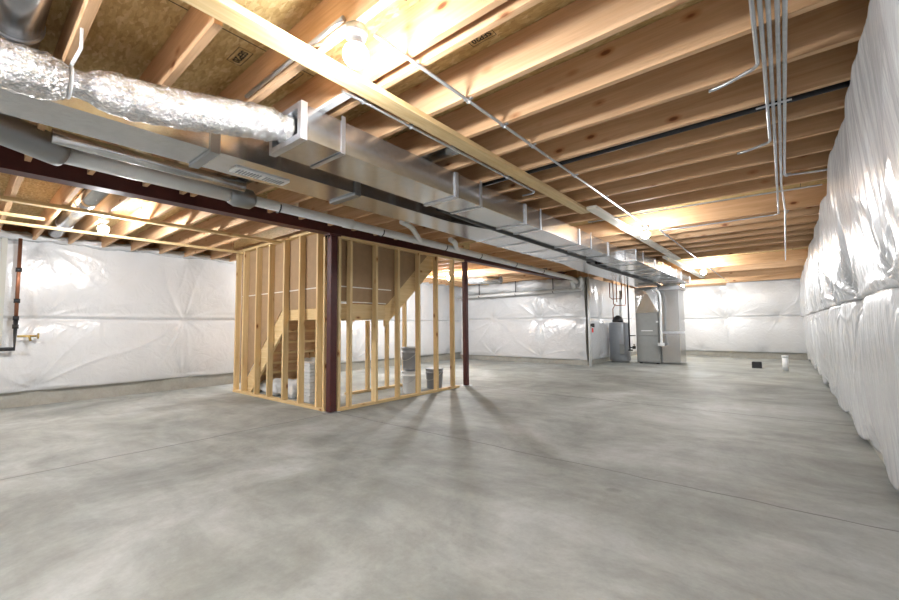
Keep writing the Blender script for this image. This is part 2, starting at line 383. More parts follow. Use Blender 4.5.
# grade stamps on the subfloor
def stamp(txt, x, y, size, boxed=True):
    cu = bpy.data.curves.new('grade_stamp', 'FONT'); cu.body = txt; cu.size = size; cu.extrude = .0006; cu.align_x = 'CENTER'; cu.align_y = 'CENTER'; cu.offset = size * .02
    t = bpy.data.objects.new('t', cu); C.objects.link(t); dg = bpy.context.evaluated_depsgraph_get()
    me = bpy.data.meshes.new_from_object(t.evaluated_get(dg)); bpy.data.objects.remove(t)
    vs = [v.co.copy() for v in me.vertices]; w = max(v.x for v in vs) + size * .35; h = max(v.y for v in vs) + size * .25
    if boxed:
        bm = bmesh.new(); bm.from_mesh(me); b = size * .07
        for (a0, a1, b0, b1) in ((-w, w, h, h + b), (-w, w, -h - b, -h), (-w, -w + b, -h, h), (w - b, w, -h, h)):
            bm.faces.new([bm.verts.new(p) for p in ((a0, b0, 0), (a1, b0, 0), (a1, b1, 0), (a0, b1, 0))])
        bm.to_mesh(me); bm.free()
    me.transform(Matrix.Translation((x, y, SUB - .0015)) @ Matrix.Rotation(PI, 4, 'X') @ Matrix.Rotation(PI, 4, 'Z'))
    me.materials.append(M['ink']); o = bpy.data.objects.new('grade_stamp', me); C.objects.link(o)
    o.parent = ceil; o.matrix_parent_inverse = parent_inv(ceil); o['label'] = 'black printed mark reading ' + txt.replace('\n', ' '); o['kind'] = 'structure'
stamp('SEP20', -1.21, 1.765, .05); stamp('APA', -1.25, 1.655, .05); stamp('APA', -1.29, 1.29, .085, False); stamp('SEP20', -2.38, .985, .055); stamp('APA', -2.32, 1.27, .06)

# ------------------------------------------------------------------ steel beam and posts
b0, b1, yb0, yb1 = -4.79, -4.64, YF + .02, 10.85
ib = MB().prism([(b0, 2.39), (b1, 2.39), (b1, 2.402), (-4.71, 2.402), (-4.71, 2.588), (b1, 2.588), (b1, 2.60), (b0, 2.60), (b0, 2.588), (-4.72, 2.588), (-4.72, 2.402), (b0, 2.402)], 1, yb0, yb1)
tag(ib.build('steel_beam', 'red'), 'dark red steel I-beam running the length of the basement beside the white pipe', 'beam')
def post(x, y, label, w=.05):
    t = thing('steel_post', (x, y, 0), label, 'post', 'red steel posts under the beam')
    MB().box(x - w, x + w, y - w, y + w, .008, 2.37).build('shaft', 'red', t, bevel=.008)
    bx(x - .07, x + .07, y - .09, y + .09, 2.37, 2.385).build('cap_plate', 'red', t)
    bx(x - .09, x + .09, y - .09, y + .09, 0, .008).build('base_plate', 'galv2', t, 'pale steel base plate')
    for sx in (-1, 1): MB().lathe(x + sx * .035, y - .075, [(.012, 2.345), (.012, 2.36), (.005, 2.36), (.005, 2.37)], 6).build('bolt', 'black', t)
post(-4.71, 3.22, 'dark red steel post at the near corner of the stair framing')
post(-4.71, 6.2, 'dark red steel post standing free past the stair framing', .042)

# ------------------------------------------------------------------ stair framing
YS0, YS1 = 3.17, 3.26
w1 = thing('stud_wall', (-6.2, 3.21, 0), 'bare pine stud wall of the stair box, left side with seven tall studs', 'stud wall')
bx(-7.62, -4.79, YS0, YS1, 0, .038).build('bottom_plate', 'pine_x', w1, bevel=.002)
bx(-7.62, -4.83, YS0, YS1, 2.48, 2.518).build('top_plate', 'pine_x', w1, bevel=.002)
for x in (-7.60, -7.30, -6.83, -6.40, -5.93, -5.48, -5.02, -4.85):
    bx(x, x + .038, YS0, YS1, .038, 2.48 if x < -4.9 else 2.37).build('stud', 'pine_z', w1, bevel=.002)
bx(-6.29, -6.25, YS0 + .0, YS1, .038, 1.27).build('short_stud', 'pine_z', w1, bevel=.002) if False else None
w2 = thing('stud_wall', (-4.70, 4.6, 0), 'bare pine stud wall of the stair box, right side under the steel beam', 'stud wall')
XS0, XS1 = -4.745, -4.655
bx(XS0, XS1, 3.285, 5.93, 0, .038).build('bottom_plate', 'pine_y', w2, bevel=.002)
bx(XS0, XS1, 3.285, 6.12, 2.35, 2.388).build('top_plate', 'pine_y', w2, bevel=.002)
for y in (3.29, 3.48, 3.945, 4.395, 4.86, 5.31, 5.765):
    bx(XS0, XS1, y, y + .038, .038, 2.35).build('stud', 'pine_z', w2, bevel=.002)
# stair: lower flight rises to +X, landing, upper flight rises to +Y
st = thing('staircase', (-5.7, 4.2, 0), 'unfinished pine staircase with square landing inside the stair box', 'staircase')
def str_x(y0, y1):   # lower stringers
    MB().prism([(-7.45, 0), (-7.18, 0), (-6.05, 1.12), (-6.05, 1.455), (-6.12, 1.44), (-7.45, .12)], 1, y0, y1).build('stringer', 'pine_x', st, bevel=.002)
str_x(3.275, 3.313); str_x(4.16, 4.198)
n = 7; rise = 1.455 / (n + 1)
for k in range(n):
    x = -7.38 + k * .19; z = rise * (k + 1)
    bx(x - .02, x + .26, 3.315, 4.158, z - .038, z).build('tread', 'pine_y', st); bx(x, x + .018, 3.315, 4.158, z - rise, z - .038).build('riser', 'fir_y', st)
bx(-6.06, -4.86, 3.275, 4.198, 1.40, 1.425).build('landing_deck', 'osb', st)
for (a) in ((-6.05, -4.80, 3.275, 3.313), (-6.05, -4.80, 4.16, 4.198)): bx(a[0], a[1], a[2], a[3] , 1.24, 1.40).build('landing_joist', 'pine_x', st)
bx(-4.81, -4.772, 3.275, 4.22, 1.235, 1.46).build('landing_rim', 'pine_y', st, bevel=.002); bx(-6.05, -6.012, 3.315, 4.158, 1.235, 1.40).build('landing_rim', 'pine_y', st)
for x0 in (-4.81, -5.72):
    MB().prism([(4.22, 1.13), (5.36, 2.14), (5.36, 2.42), (5.25, 2.42), (4.22, 1.47)], 0, x0, x0 + .038).build('stringer', 'pine_y', st, bevel=.002)
rise = .92 / 6
for k in range(6):
    y = 4.25 + k * .19; z = 1.44 + rise * (k + 1) - .03
    bx(-5.68, -4.802, y, y + .21, z - .025, z).build('tread', 'fir_x', st); bx(-5.68, -4.802, y, y + .018, z - rise, z - .025).build('riser', 'fir_x', st)
for (x, y) in ((-4.87, 4.03), (-5.72, 4.2), (-5.72, 4.6), (-5.70, 3.6)):
    bx(x, x + .085, y, y + .038, .038 if y > 4.1 else 0, 1.235).build('support_post', 'pine_z', st, bevel=.002)
bx(-5.73, -5.64, 4.18, 5.9, 0, .038).build('support_plate', 'pine_y', st)
for y in (5.05, 5.5): bx(-5.72, -5.635, y, y + .038, .038, 1.75 if y < 5.3 else 2.1).build('support_post', 'pine_z', st)
# brown hardboard lining sheets
p = MB().prism([(-7.56, .35), (-7.45, .14), (-6.12, 1.40), (-4.82, 1.40), (-4.82, 2.60), (-7.56, 2.60)], 1, 3.262, 3.270)
pl = tag(p.build('wall_sheet', 'hardboard'), 'brown hardboard sheet lining the left side of the stair box', 'sheet', 'brown sheets lining the stair box')
bx(-7.5, -4.83, 3.252, 3.262, 1.685, 1.70).build('pale_strip', 'trim_or_glare', pl, 'thin pale horizontal strip')
p = MB().prism([(3.30, 1.47), (4.25, 1.47), (5.26, 2.43), (5.26, 2.46), (3.30, 2.46)], 0, -4.768, -4.760)
pl = tag(p.build('wall_sheet', 'hardboard'), 'brown hardboard sheet lining the right side of the stair box', 'sheet', 'brown sheets lining the stair box')
bx(-4.760, -4.750, 3.33, 4.33, 1.69, 1.705).build('pale_strip', 'trim_or_glare', pl, 'thin pale horizontal strip')
bx(-4.760, -4.750, 3.33, 4.22, 1.475, 1.49).build('pale_strip', 'trim_or_glare', pl, 'thin pale horizontal strip')

# ------------------------------------------------------------------ ledgers, strips
def ledger(x0, x1, y0, y1, label, z0=J - .038):
    return tag(bx(x0, x1, y0, y1, z0, z0 + .037).build('nailing_board', 'trim_or_glare' if 'middle' in label or 'farthest' in label else 'pine_y', bevel=.002), label, 'board', 'boards nailed under the joists')  # middle and farthest lengths: bulb glare put into a whiter base colour
ledger(-1.80, -1.69, -1.2, 4.66, 'long pale board nailed under the joists, near length above the duct end')
ledger(-1.68, -1.57, 4.52, 9.4, 'board nailed under the joists, whitened as bulb glare, middle length beside the second bulb')
ledger(-1.80, -1.69, 8.85, 13.6, 'board nailed under the joists, whitened as bulb glare, farthest length by the furnace duct')
ledger(-6.06, -5.97, YF + .1, 3.16, 'pale board under the left joists running to the stair box')
ledger(-7.35, -7.31, -2, 10.9, 'thin pale strip under the left joists near the left wall')
ledger(-6.83, -6.79, -1.0, .62, 'short thin pale strip under the left joists')

# ------------------------------------------------------------------ ducts
def flange(y, x0, x1, z0, z1, parent, t=.012, e=.012):
    MB().box(x0 - e, x1 + e, y - t, y + t, z0 - e, z0 + .001).box(x0 - e, x1 + e, y - t, y + t, z1 - .001, z1 + e * .5).box(x0 - e, x0 + .001, y - t, y + t, z0, z1).box(x1 - .001, x1 + e, y - t, y + t, z0, z1).build('seam_flange', 'galv2', parent)
def hanger(y, x0, x1, z0, parent, w=.015):
    MB().box(x0 - .006, x0 - .002, y - w, y + w, z0 - .004, J - .001).box(x1 + .002, x1 + .006, y - w, y + w, z0 - .004, J - .001).box(x0 - .006, x1 + .006, y - w, y + w, z0 - .008, z0 - .004).build('hanger_strap', 'galv2', parent)
d1 = thing('supply_duct', (-2.3, 4, 2.235), 'rectangular galvanized duct fed by the foil flex hose, right of the wider low duct', 'duct')
MB().box(-2.47, -2.12, 1.25, 7.48, 2.235, 2.44).build('duct_body', 'galv', d1)
MB().box(-2.482, -2.108, 1.22, 1.262, 2.223, 2.26).box(-2.482, -2.108, 1.22, 1.262, 2.415, 2.452).box(-2.482, -2.445, 1.22, 1.262, 2.26, 2.415).box(-2.145, -2.108, 1.22, 1.262, 2.26, 2.415).build('end_frame', 'galv2', d1)
for y in (2.68, 3.885, 5.394, 6.6): flange(y, -2.47, -2.12, 2.235, 2.44, d1, .02)
for y in (1.52, 3.05, 4.25, 5.845): hanger(y, -2.47, -2.12, 2.235, d1)
d2 = thing('trunk_duct', (-2.87, 5, 2.235), 'galvanized trunk duct with a white register, between the steel beam and the flex hose', 'duct')
ZD = 2.235
MB().box(-3.04, -2.70, YF + .15, 3.30, ZD, 2.44).build('duct_body', 'galv', d2)
mb = MB(); a = [(-3.04, 3.30, ZD), (-2.70, 3.30, ZD), (-2.70, 3.30, 2.44), (-3.04, 3.30, 2.44)]; b = [(-3.06, 3.95, ZD), (-2.56, 3.95, ZD), (-2.56, 3.95, 2.44), (-3.06, 3.95, 2.44)]
mb.add(a + b, [(0, 1, 2, 3), (4, 7, 6, 5), (0, 4, 5, 1), (1, 5, 6, 2), (2, 6, 7, 3), (3, 7, 4, 0)]); mb.build('transition', 'galv', d2)
MB().box(-3.06, -2.56, 3.95, 7.0, ZD, 2.44).build('duct_body', 'galv', d2)
MB().prism([(-3.06, 7.0), (-2.56, 7.0), (-2.70, 7.5), (-2.70, 12.9), (-3.36, 12.9), (-3.2, 8.0)], 2, ZD, 2.44).build('duct_body', 'galv', d2)
for y in (.98, 2.08): MB().box(-3.055, -2.685, y - .028, y + .028, 2.218, ZD).box(-2.70, -2.685, y - .028, y + .028, ZD, 2.474).box(-3.055, -3.04, y - .028, y + .028, ZD, 2.474).build('hanger_bracket', 'strap', d2)
for y in (-.6,): flange(y, -3.04, -2.70, ZD, 2.44, d2, .012, .008)
for y in (4.3, 5.5, 6.7): flange(y, -3.06, -2.56, ZD, 2.44, d2, .01, .008)
for y in (4.8, 6.2): hanger(y, -3.04 if y < 3 else -3.06, -2.70 if y < 3 else -2.56, ZD, d2)
rg = bx(-2.955, -2.84, 1.17, 1.56, 2.223, 2.234).build('register', 'white_metal', d2, 'white slotted air register')
mb = MB()
for k in range(16):
    y = 1.20 + k * .0212
    if k != 8: mb.box(-2.935, -2.86, y, y + .009, 2.219, 2.224)
mb.build('slot', 'grey_plastic', rg)
d3 = thing('return_duct', (-2.2, 10, 2.247), 'far galvanized duct box with bright side above the furnace', 'duct')
MB().box(-2.60, -1.95, 7.5, 12.9, 2.247, 2.44).build('duct_body', 'galv', d3)
for y in (7.52, 8.9, 10.3, 11.6, 12.85): flange(y, -2.60, -1.95, 2.247, 2.44, d3, .016, .012)
for y in (8.0, 9.6, 11.0): hanger(y, -2.60, -1.95, 2.247, d3)

# flex hose
def smooth_path(pts, n=8):
    pts = [Vector(p) for p in pts]; out = []
    for i in range(len(pts) - 1):
        p0, p1, p2, p3 = pts[max(i - 1, 0)], pts[i], pts[i + 1], pts[min(i + 2, len(pts) - 1)]
        for k in range(n):
            t = k / n
            out.append(.5 * ((2 * p1) + (-p0 + p2) * t + (2 * p0 - 5 * p1 + 4 * p2 - p3) * t * t + (-p0 + 3 * p1 - 3 * p2 + p3) * t ** 3))
    out.append(pts[-1]); return out
def foil_tube(pts, r, pinches=(), n=26, seg=40, seed=1, rough=.012):
    rng = random.Random(seed); path = smooth_path(pts, n); cnt = len(path)
    tab = [[rng.uniform(-1, 1) for _ in range(seg)] for _ in range(cnt)]
    def rf(i, a):
        k = int(round(a / (2 * PI) * seg)) % seg
        v = r + rough * (.6 * tab[i][k] + .4 * tab[i - 1][(k + 1) % seg]) + rough * .7 * math.sin(a * 5 + i * .21) * math.sin(i * .5)
        for (f, depth) in pinches:
            d = (i / (cnt - 1) - f) * cnt / n * 1.0
            v -= depth * math.exp(-(d / .25) ** 2)
        return v
    return MB().tube(path, r, seg, True, rf)
fx = thing('flex_duct', (-2.38, .3, 2.1), 'silver foil insulated flexible duct sagging beside the trunk duct at upper left', 'duct')
foil_tube([(-2.42, -1.3, 2.28), (-2.40, -.6, 2.21), (-2.375, .05, 2.195), (-2.375, .29, 2.215), (-2.37, .6, 2.245), (-2.34, .9, 2.30), (-2.31, 1.12, 2.335), (-2.30, 1.245, 2.34)], .095, [(.43, .042), (.93, .02)], 30, 56, 1, .006).build('hose', 'foil', fx)
MB().tube([(-2.375 + .066 * math.cos(a), .27, 2.21 + .066 * math.sin(a)) for a in np.linspace(-2.6, 3.0, 20)] , .006, 6).tube([(-2.36, .27, 2.28), (-2.36, .30, 2.38), (-2.37, .30, 2.476)], .007, 6).build('tie_strap', 'white_plastic', fx, 'white plastic tie strap')
def rduct(pts, r, label, name='round_duct', rings=(), mat='galv', group='round galvanized branch ducts'):
    t = thing(name, pts[0], label, 'duct', group); MB().tube(pts, r, 28).build('pipe', mat, t)
    for (p, d) in rings:
        p = Vector(p); d = Vector(d).normalized(); MB().tube([p - d * .012, p + d * .012], r + .008, 28).build('crimp_ring', 'galv2', t)
    return t
rduct([(-3.6, .11, 2.60), (-1.2, .11, 2.60)], .10, 'round grey duct between the joists at the top left corner', rings=[((-2.75, .11, 2.60), (1, 0, 0)), ((-1.9, .11, 2.6), (1, 0, 0))])
rduct(smooth_path([(-3.55, -.9, 2.50), (-3.62, -.3, 2.47), (-3.80, .08, 2.43), (-3.97, .42, 2.405)], 6), .105, 'fat grey duct collar at the left edge on the end of the white pipe run', rings=[], mat='strap')
rduct([(-2.45, 2.50, 2.60), (-2.0, 2.50, 2.60), (-1.93, 2.50, 2.60)], .09, 'short round takeoff between joists right of the near duct')
rduct([(-4.2, 1.70, 2.59), (-2.9, 1.70, 2.59)], .08, 'round takeoff duct crossing behind the register')
rduct([(-8.4, .89, 2.60), (-4.95, .89, 2.60)], .09, 'shiny round duct between left joists beside the left bulb', rings=[((-6.2, .89, 2.6), (1, 0, 0)), ((-7.6, .89, 2.6), (1, 0, 0))])
rduct([(-6.3, 8.5, 2.32), (-5.35, 8.5, 2.25)], .10, 'round grey duct stub behind the second red post')

# white pipe beside the beam
px = thing('drain_pipe', (-4.0, 5, 2.34), 'long white plastic pipe hung beside the red steel beam', 'pipe')
MB().tube([(-4.0, .42, 2.405), (-4.03, 1.62, 2.40)], .066, 24).build('wide_pipe', 'pvc', px)
MB().tube([(-4.03, 1.60, 2.40), (-4.03, 1.66, 2.40), (-4.035, 1.80, 2.398), (-4.035, 1.84, 2.398)], [.078, .10, .095, .06], 20).build('collar', 'strap', px, 'grey crimped metal collar')
MB().tube([(-4.035, 1.8, 2.397), (-4.12, 5.0, 2.385), (-4.28, 10.3, 2.36), (-4.33, 10.75, 2.30)], .052, 20).build('pipe', 'pvc', px)
def xat(y): return -4.0 - .12 * (y - .25) / 4.75 if y < 5 else -4.12 - .16 * (y - 5) / 5.3
for y in (2.1, 3.55, 4.9, 5.9, 7.2, 8.5): 
    x = xat(y); z = 2.40 - .0033 * y
    MB().tube([(x + .058 * math.cos(a), y, z + .058 * math.sin(a)) for a in np.linspace(-PI - .3, .3, 16)], .007, 6).build('strap', 'black', px, 'black hanger strap')
for y in (3.0,): MB().tube([(xat(y), y - .06, 2.395), (xat(y), y + .06, 2.395)], .060, 20).build('coupling', 'pvc', px)
MB().tube(smooth_path([(-3.70, 3.55, 2.46), (-3.78, 3.8, 2.45), (-3.95, 4.1, 2.40), (-4.09, 4.3, 2.385)], 5), .035, 14).build('branch', 'pvc', px)
MB().tube(smooth_path([(-3.88, 4.75, 2.45), (-3.95, 4.95, 2.44), (-4.05, 5.1, 2.40), (-4.12, 5.25, 2.385)], 5), .04, 14).build('branch', 'pvc', px)
mb = MB().tube([(-3.72, .35, 2.42), (-3.76, 1.62, 2.42)], .05, 20); tag(mb.build('vent_pipe', 'galv'), 'short shiny metal pipe between the white pipe and the trunk duct', 'pipe')
# far wall pipe run and foil hose
fh = thing('flex_duct', (-6, 10.95, 2.2), 'long puffy silver insulated hose along the top of the far left wall', 'duct')
foil_tube([(-8.2, 10.97, 2.34), (-7.4, 10.97, 2.33), (-6.6, 10.97, 2.31), (-5.8, 10.97, 2.33), (-5.0, 10.97, 2.30), (-4.45, 10.97, 2.28)], .155, [(.3, .015), (.7, .015)], 16, 28, 5, .022).build('hose', 'film', fh)
dp = thing('drain_pipe', (-6, 10.85, 2.05), 'white plastic pipe on black hangers along the far left wall', 'pipe')
MB().tube([(-8.5, 10.76, 2.085), (-4.20, 10.76, 2.095)], .045, 16).build('pipe', 'pvc', dp)
for x in (-7.6, -6.25, -5.03): MB().box(x - .012, x + .012, 10.755, 10.765, 2.13, 2.475).tube([(x, 10.76 + .052 * math.cos(a), 2.09 + .052 * math.sin(a)) for a in np.linspace(-PI, 0, 12)], .008, 6).build('hanger', 'black', dp)
MB().tube(smooth_path([(-4.36, 10.45, 2.34), (-4.40, 10.65, 2.25), (-4.42, 10.76, 2.12)], 6), .052, 16).build('elbow', 'pvc', dp)
MB().tube(smooth_path([(-4.15, 10.55, 2.40), (-4.15, 10.68, 2.28), (-4.24, 10.76, 2.13)], 6), .045, 16).build('elbow', 'pvc', dp)
vp = thing('vertical_pipe', (-4.10, 10.95, 0), 'white vertical pipe at the corner left of the water heater', 'pipe')
MB().tube([(-4.09, 10.95, 0), (-4.09, 10.95, 2.44)], .035, 14).build('pipe', 'pvc', vp)
MB().tube([(-4.0, 10.98, 1.12), (-4.05, 10.95, 1.12)], .03, 10).tube([(-4.0, 10.98, 1.16), (-4.0, 10.98, 1.06)], .04, 10).build('valve', 'black', vp)
bx(-4.03, -3.99, 10.95, 10.98, .92, 1.04).build('tag', 'red_plastic', vp, 'red hanging tag')

# ------------------------------------------------------------------ mechanical group
fu = thing('furnace', (-3.02, 12.95, 0), 'tall grey furnace cabinet with galvanized plenum at the far end', 'furnace')
MB().box(-3.35, -2.74, 12.65, 13.3, .03, 1.46).build('cabinet', 'cabinet', fu, bevel=.01)
bx(-3.33, -2.76, 12.63, 12.65, .80, 1.43).build('upper_panel', 'cabinet', fu, bevel=.004); bx(-3.33, -2.76, 12.63, 12.65, .07, .78).build('lower_panel', 'cabinet', fu, bevel=.004)
for x in (-3.3, -2.85): bx(x, x + .07, 12.7, 12.77, 0, .03).build('foot', 'black', fu)
mb = MB(); z0, z1 = 1.46, 2.2; xa, xb = -3.35, -2.74; ya, yb_ = 12.65, 13.3; xm = (xa + xb) / 2; zm = z1 - .1
V = [(xa, ya, z0), (xb, ya, z0), (xb, ya, z1), (xa, ya, z1), (xm, ya - .035, z1 - .12), (xa, yb_, z0), (xb, yb_, z0), (xb, yb_, z1), (xa, yb_, z1)]
mb.add(V, [(0, 1, 4), (1, 2, 4), (2, 3, 4), (3, 0, 4), (1, 6, 7, 2), (5, 0, 3, 8), (6, 5, 8, 7), (3, 2, 7, 8), (0, 5, 6, 1)]); mb.build('plenum', 'galv', fu)
MB().box(-2.8, -2.74, 12.60, 12.63, 1.17, 1.22).box(-3.2, -2.9, 12.61, 12.63, .93, .955).build('label_plate', 'white_plastic', fu)
MB().tube(smooth_path([(-2.83, 12.57, 2.1), (-2.67, 12.57, 1.95), (-2.67, 12.57, 1.0), (-2.67, 12.57, .60)], 8), .03, 12).build('vent_tube', 'pvc', fu, 'white plastic vent tube')
bx(-2.76, -2.60, 12.53, 12.62, .52, .60).build('trap', 'pvc', fu)
rt = thing('return_drop', (-2.5, 13.1, 0), 'galvanized vertical return air drop right of the furnace', 'duct')
MB().box(-2.72, -2.25, 12.8, 13.6, .03, 2.24).build('duct_body', 'galv', rt)
MB().box(-2.74, -2.12, 12.76, 12.80, .86, .92).build('cleat', 'galv2', rt); MB().box(-2.75, -2.2, 12.74, 13.62, 2.10, 2.2).build('collar', 'galv2', rt)
wh = thing('water_heater', (-3.86, 12.8, 0), 'grey upright water heater with black vent cap left of the furnace', 'water heater')
MB().lathe(-3.87, 12.8, [(.27, .04), (.29, .06), (.29, 1.16), (.27, 1.19), (.02, 1.2)], 32).build('tank', 'heater', wh)
MB().lathe(-3.87, 12.8, [(.25, 0), (.25, .04)], 24).build('base', 'cabinet', wh)
MB().box(-3.80, -3.66, 12.52, 12.56, .25, .55).build('control_cover', 'cabinet', wh)
MB().lathe(-3.87, 12.7, [(.15, 1.2), (.16, 1.24), (.13, 1.34), (.06, 1.38), (.05, 1.40)], 16).build('vent_cap', 'black', wh, 'black vent blower')
MB().tube([(-3.80, 12.75, 1.35), (-3.78, 12.75, 2.15)], .035, 14).build('flue', 'pvc', wh, 'white vent pipe')
cp = thing('water_lines', (-3.9, 12.6, 1.3), 'cluster of dark copper water lines above the water heater', 'pipe')
for pts in ([(-4.05, 12.6, 2.4), (-4.05, 12.6, 1.95), (-3.98, 12.6, 1.9), (-3.70, 12.6, 1.9), (-3.70, 12.6, 2.4)], [(-3.95, 12.6, 2.4), (-3.95, 12.6, 1.75), (-3.88, 12.6, 1.7), (-3.6, 12.6, 1.7)],
            [(-3.9, 12.62, 1.75), (-3.98, 12.62, 1.6), (-3.98, 12.62, 1.2)], [(-3.6, 12.6, 2.4), (-3.6, 12.6, 1.72)], [(-3.85, 12.6, 2.4), (-3.85, 12.6, 1.8)]):
    MB().tube(pts, .014, 8).build('line', 'copper', cp)
gp = thing('gas_pipe', (-3.47, 12.5, 0), 'black iron gas pipe dropping between water heater and furnace', 'pipe')
MB().tube([(-3.50, 12.5, 2.45), (-3.50, 12.5, .38)], .022, 10).tube([(-3.50, 12.5, .80), (-3.36, 12.6, .80)], .016, 8).tube([(-3.50, 12.5, .46), (-3.38, 12.5, .46), (-3.38, 12.5, .56)], .018, 8).tube([(-3.54, 12.5, .38), (-3.42, 12.5, .38)], .02, 8).build('pipe', 'black', gp)
bx(-3.42, -3.34, 12.47, 12.53, .42, .50).build('valve', 'black', gp)
mb = MB().tube(smooth_path([(-2.515, 2.9, 2.27), (-2.515, 4.0, 2.245), (-2.52, 6.9, 2.235), (-2.64, 7.4, 2.235), (-2.65, 12.1, 2.23), (-2.665, 12.4, 2.19)], 8), .034, 14)
tag(mb.build('refrigerant_line', 'black'), 'black insulated line running under the joint of the two ducts to the furnace', 'pipe')
# floor stub and box
s1 = thing('pipe_stub', (-.02, 12.43, 0), 'short white capped pipe stub standing up from the slab near the right wall', 'pipe')
MB().lathe(-.02, 12.43, [(.06, 0), (.06, .31)], 24).build('pipe', 'pvc', s1); MB().lathe(-.02, 12.43, [(.065, .31), (.065, .355), (.06, .36)], 24).build('cap', 'white_plastic', s1)
s2 = thing('floor_box', (-.58, 12.9, 0), 'small black open box on the slab left of the pipe stub', 'box')
MB().box(-.68, -.48, 12.82, 12.84, 0, .15).box(-.68, -.48, 13.0, 13.02, 0, .15).box(-.68, -.665, 12.84, 13.0, 0, .15).box(-.495, -.48, 12.84, 13.0, 0, .15).build('box_wall', 'black', s2)
MB().box(-.665, -.495, 12.84, 13.0, 0, .01).build('box_base', 'black', s2)

# ------------------------------------------------------------------ conduits
def arc(c, r, a0, a1, n=6): return [(c[0] + r * math.cos(a), c[1] + r * math.sin(a)) for a in np.linspace(a0, a1, n)]
ZC = J - .012
def conduit(pts, label, r=.0095, clips=(), z=ZC, group='metal conduits under the joists'):
    pts = [(p[0], p[1], p[2] if len(p) > 2 else z) for p in pts]
    t = thing('conduit', pts[0], label, 'conduit', group); MB().tube(pts, r, 10).build('tube', 'conduit', t)
    for (x, y, ax) in clips:
        if ax == 'y': MB().box(x - .028, x + .028, y - .009, y + .009, z + r * .6, z + .013).tube([(x + .014 * math.cos(a), y, z + .014 * math.sin(a)) for a in np.linspace(-PI, 0, 10)], .004, 6).build('clip', 'galv2', t)
        else: MB().box(x - .009, x + .009, y - .028, y + .028, z + r * .6, z + .013).build('clip', 'galv2', t)
    return t
conduit([(-1.385, 1.16), (-1.385, 5.78)], 'straight conduit running from the first bulb to the second bulb', clips=[(-1.385, y, 'y') for y in (1.88, 2.28, 2.68, 3.48, 4.29, 5.13)])
conduit([(-1.30, 6.3), (-1.32, 11.1)], 'straight conduit running from the second bulb to the third bulb', clips=[(-1.31, 6.77, 'y')])
conduit([(-1.32, 11.35), (-1.32, 16.2)], 'straight conduit beyond the third bulb to the back wall')
conduit([(-1.865, 1.33), (-1.865, 3.60)] + [(-1.865 - .06 + .06 * math.cos(a), 3.60 + .06 * math.sin(a)) for a in np.linspace(0, PI / 2, 5)] + [(-2.02, 3.66)], 'conduit hugging the left side of the long board, hooked at its far end', clips=[(-1.865, 1.48, 'y'), (-1.865, 1.88, 'y'), (-1.865, 3.1, 'y')])
xs = [-.040, -.014, .013, .040, .068]; Y0 = YF + .1
def turn(x, y, sx, x2, sag=.05):
    r = .07; y -= sag; pts = [(x, Y0), (x, y - r)] + [(x + sx * r - sx * r * math.cos(a), y - r + r * math.sin(a)) for a in np.linspace(.2, PI / 2 - .25, 5)]
    xe = x + sx * r * .8; return pts + [(xe + (x2 - xe) * k / 6, y + sag * math.sin(PI / 2 * k / 6)) for k in range(1, 7)]
tag_c = 'in the bundle of five by the right wall'
conduit(turn(xs[0], 2.70, -1, -.27, .07), 'leftmost conduit ' + tag_c + ', first to bend left', clips=())
conduit(turn(xs[1], 3.86, -1, -.22, .06), 'second conduit ' + tag_c + ', bending left')
conduit(turn(xs[4], 4.79, 1, .42, .05), 'rightmost conduit ' + tag_c + ', bending right')
conduit(turn(xs[2], 6.38, -1, -1.30, .0), 'middle conduit ' + tag_c + ', turning left')
conduit([(xs[3], Y0), (xs[3] + .004, 5.0), (xs[3] + .035, 6.2), (xs[3] + .05, 11.15)], 'longest conduit ' + tag_c + ', running straight on', clips=[(.085, 4.72, 'y'), (.085, 6.3, 'y')])
mb = MB().box(-.07, .10, 3.08, 3.10, ZC - .016, ZC - .0125); tag(mb.build('strut_strap', 'galv2'), 'small metal strap across the five conduits', 'strap')
conduit([(-1.9, 5.16), (-1.2, 5.17), (-.5, 5.2), (.1, 5.24), (.35, 5.25)], 'thin conduit crossing the ceiling just in front of the wide lit joist', .009, z=J - .02, clips=[(-1.0, 5.17, 'x')])
conduit([(-2.9, .66, J + .03), (-1.85, .66, J + .03)], 'conduit fixed to the joist left of the long board', .010) if False else conduit([(-2.42, 1.045, J + .035), (-1.46, 1.045, J + .035)], 'conduit on the joist face feeding the first bulb', .012)
tag(MB().tube([(-3.2, 3.195, J + .022), (.50, 3.195, J + .022)], .021, 14).build('gas_pipe', 'black'), 'black iron pipe crossing the ceiling behind a joist near the right wall', 'pipe')

# ------------------------------------------------------------------ bulbs
def lamp(x, y, label, power=1, z=J - .002, r=.055):
    key = 'bulb_%g' % power
    if key not in M: M[key] = emit('lit_bulb', BULB * power)
    t = thing('bulb_fixture', (x, y, z - .2), label, 'lamp', 'bare bulbs under the joists')
    MB().lathe(x, y, [(.052, z), (.052, z - .032), (.048, z - .036)], 8).build('junction_box', 'galv2', t)
    MB().lathe(x, y, [(.045, z - .036), (.045, z - .046), (.026, z - .05), (.024, z - .075), (.030, z - .08), (.047, z - .095), (.047, z - .10)], 20).build('socket', 'white_plastic', t)
    zb = z - .125; prof = [(r * math.sin(a), zb + r * math.cos(a)) for a in np.linspace(1.0, PI - .05, 11)]
    MB().lathe(x, y, prof, 20).build('bulb', key, t, 'glowing white bulb')
    return t
lamp(-1.43, 1.09, 'bright bare bulb in the foreground above the near ducts', .75)
lamp(-1.40, 5.92, 'bare bulb mid-ceiling beside the middle nailing board', .65)
lamp(-1.42, 11.25, 'farthest bare bulb near the back wall', 1.3)
lamp(-2.5, 14.9, 'bare bulb hidden behind the far duct by the back wall', 2)
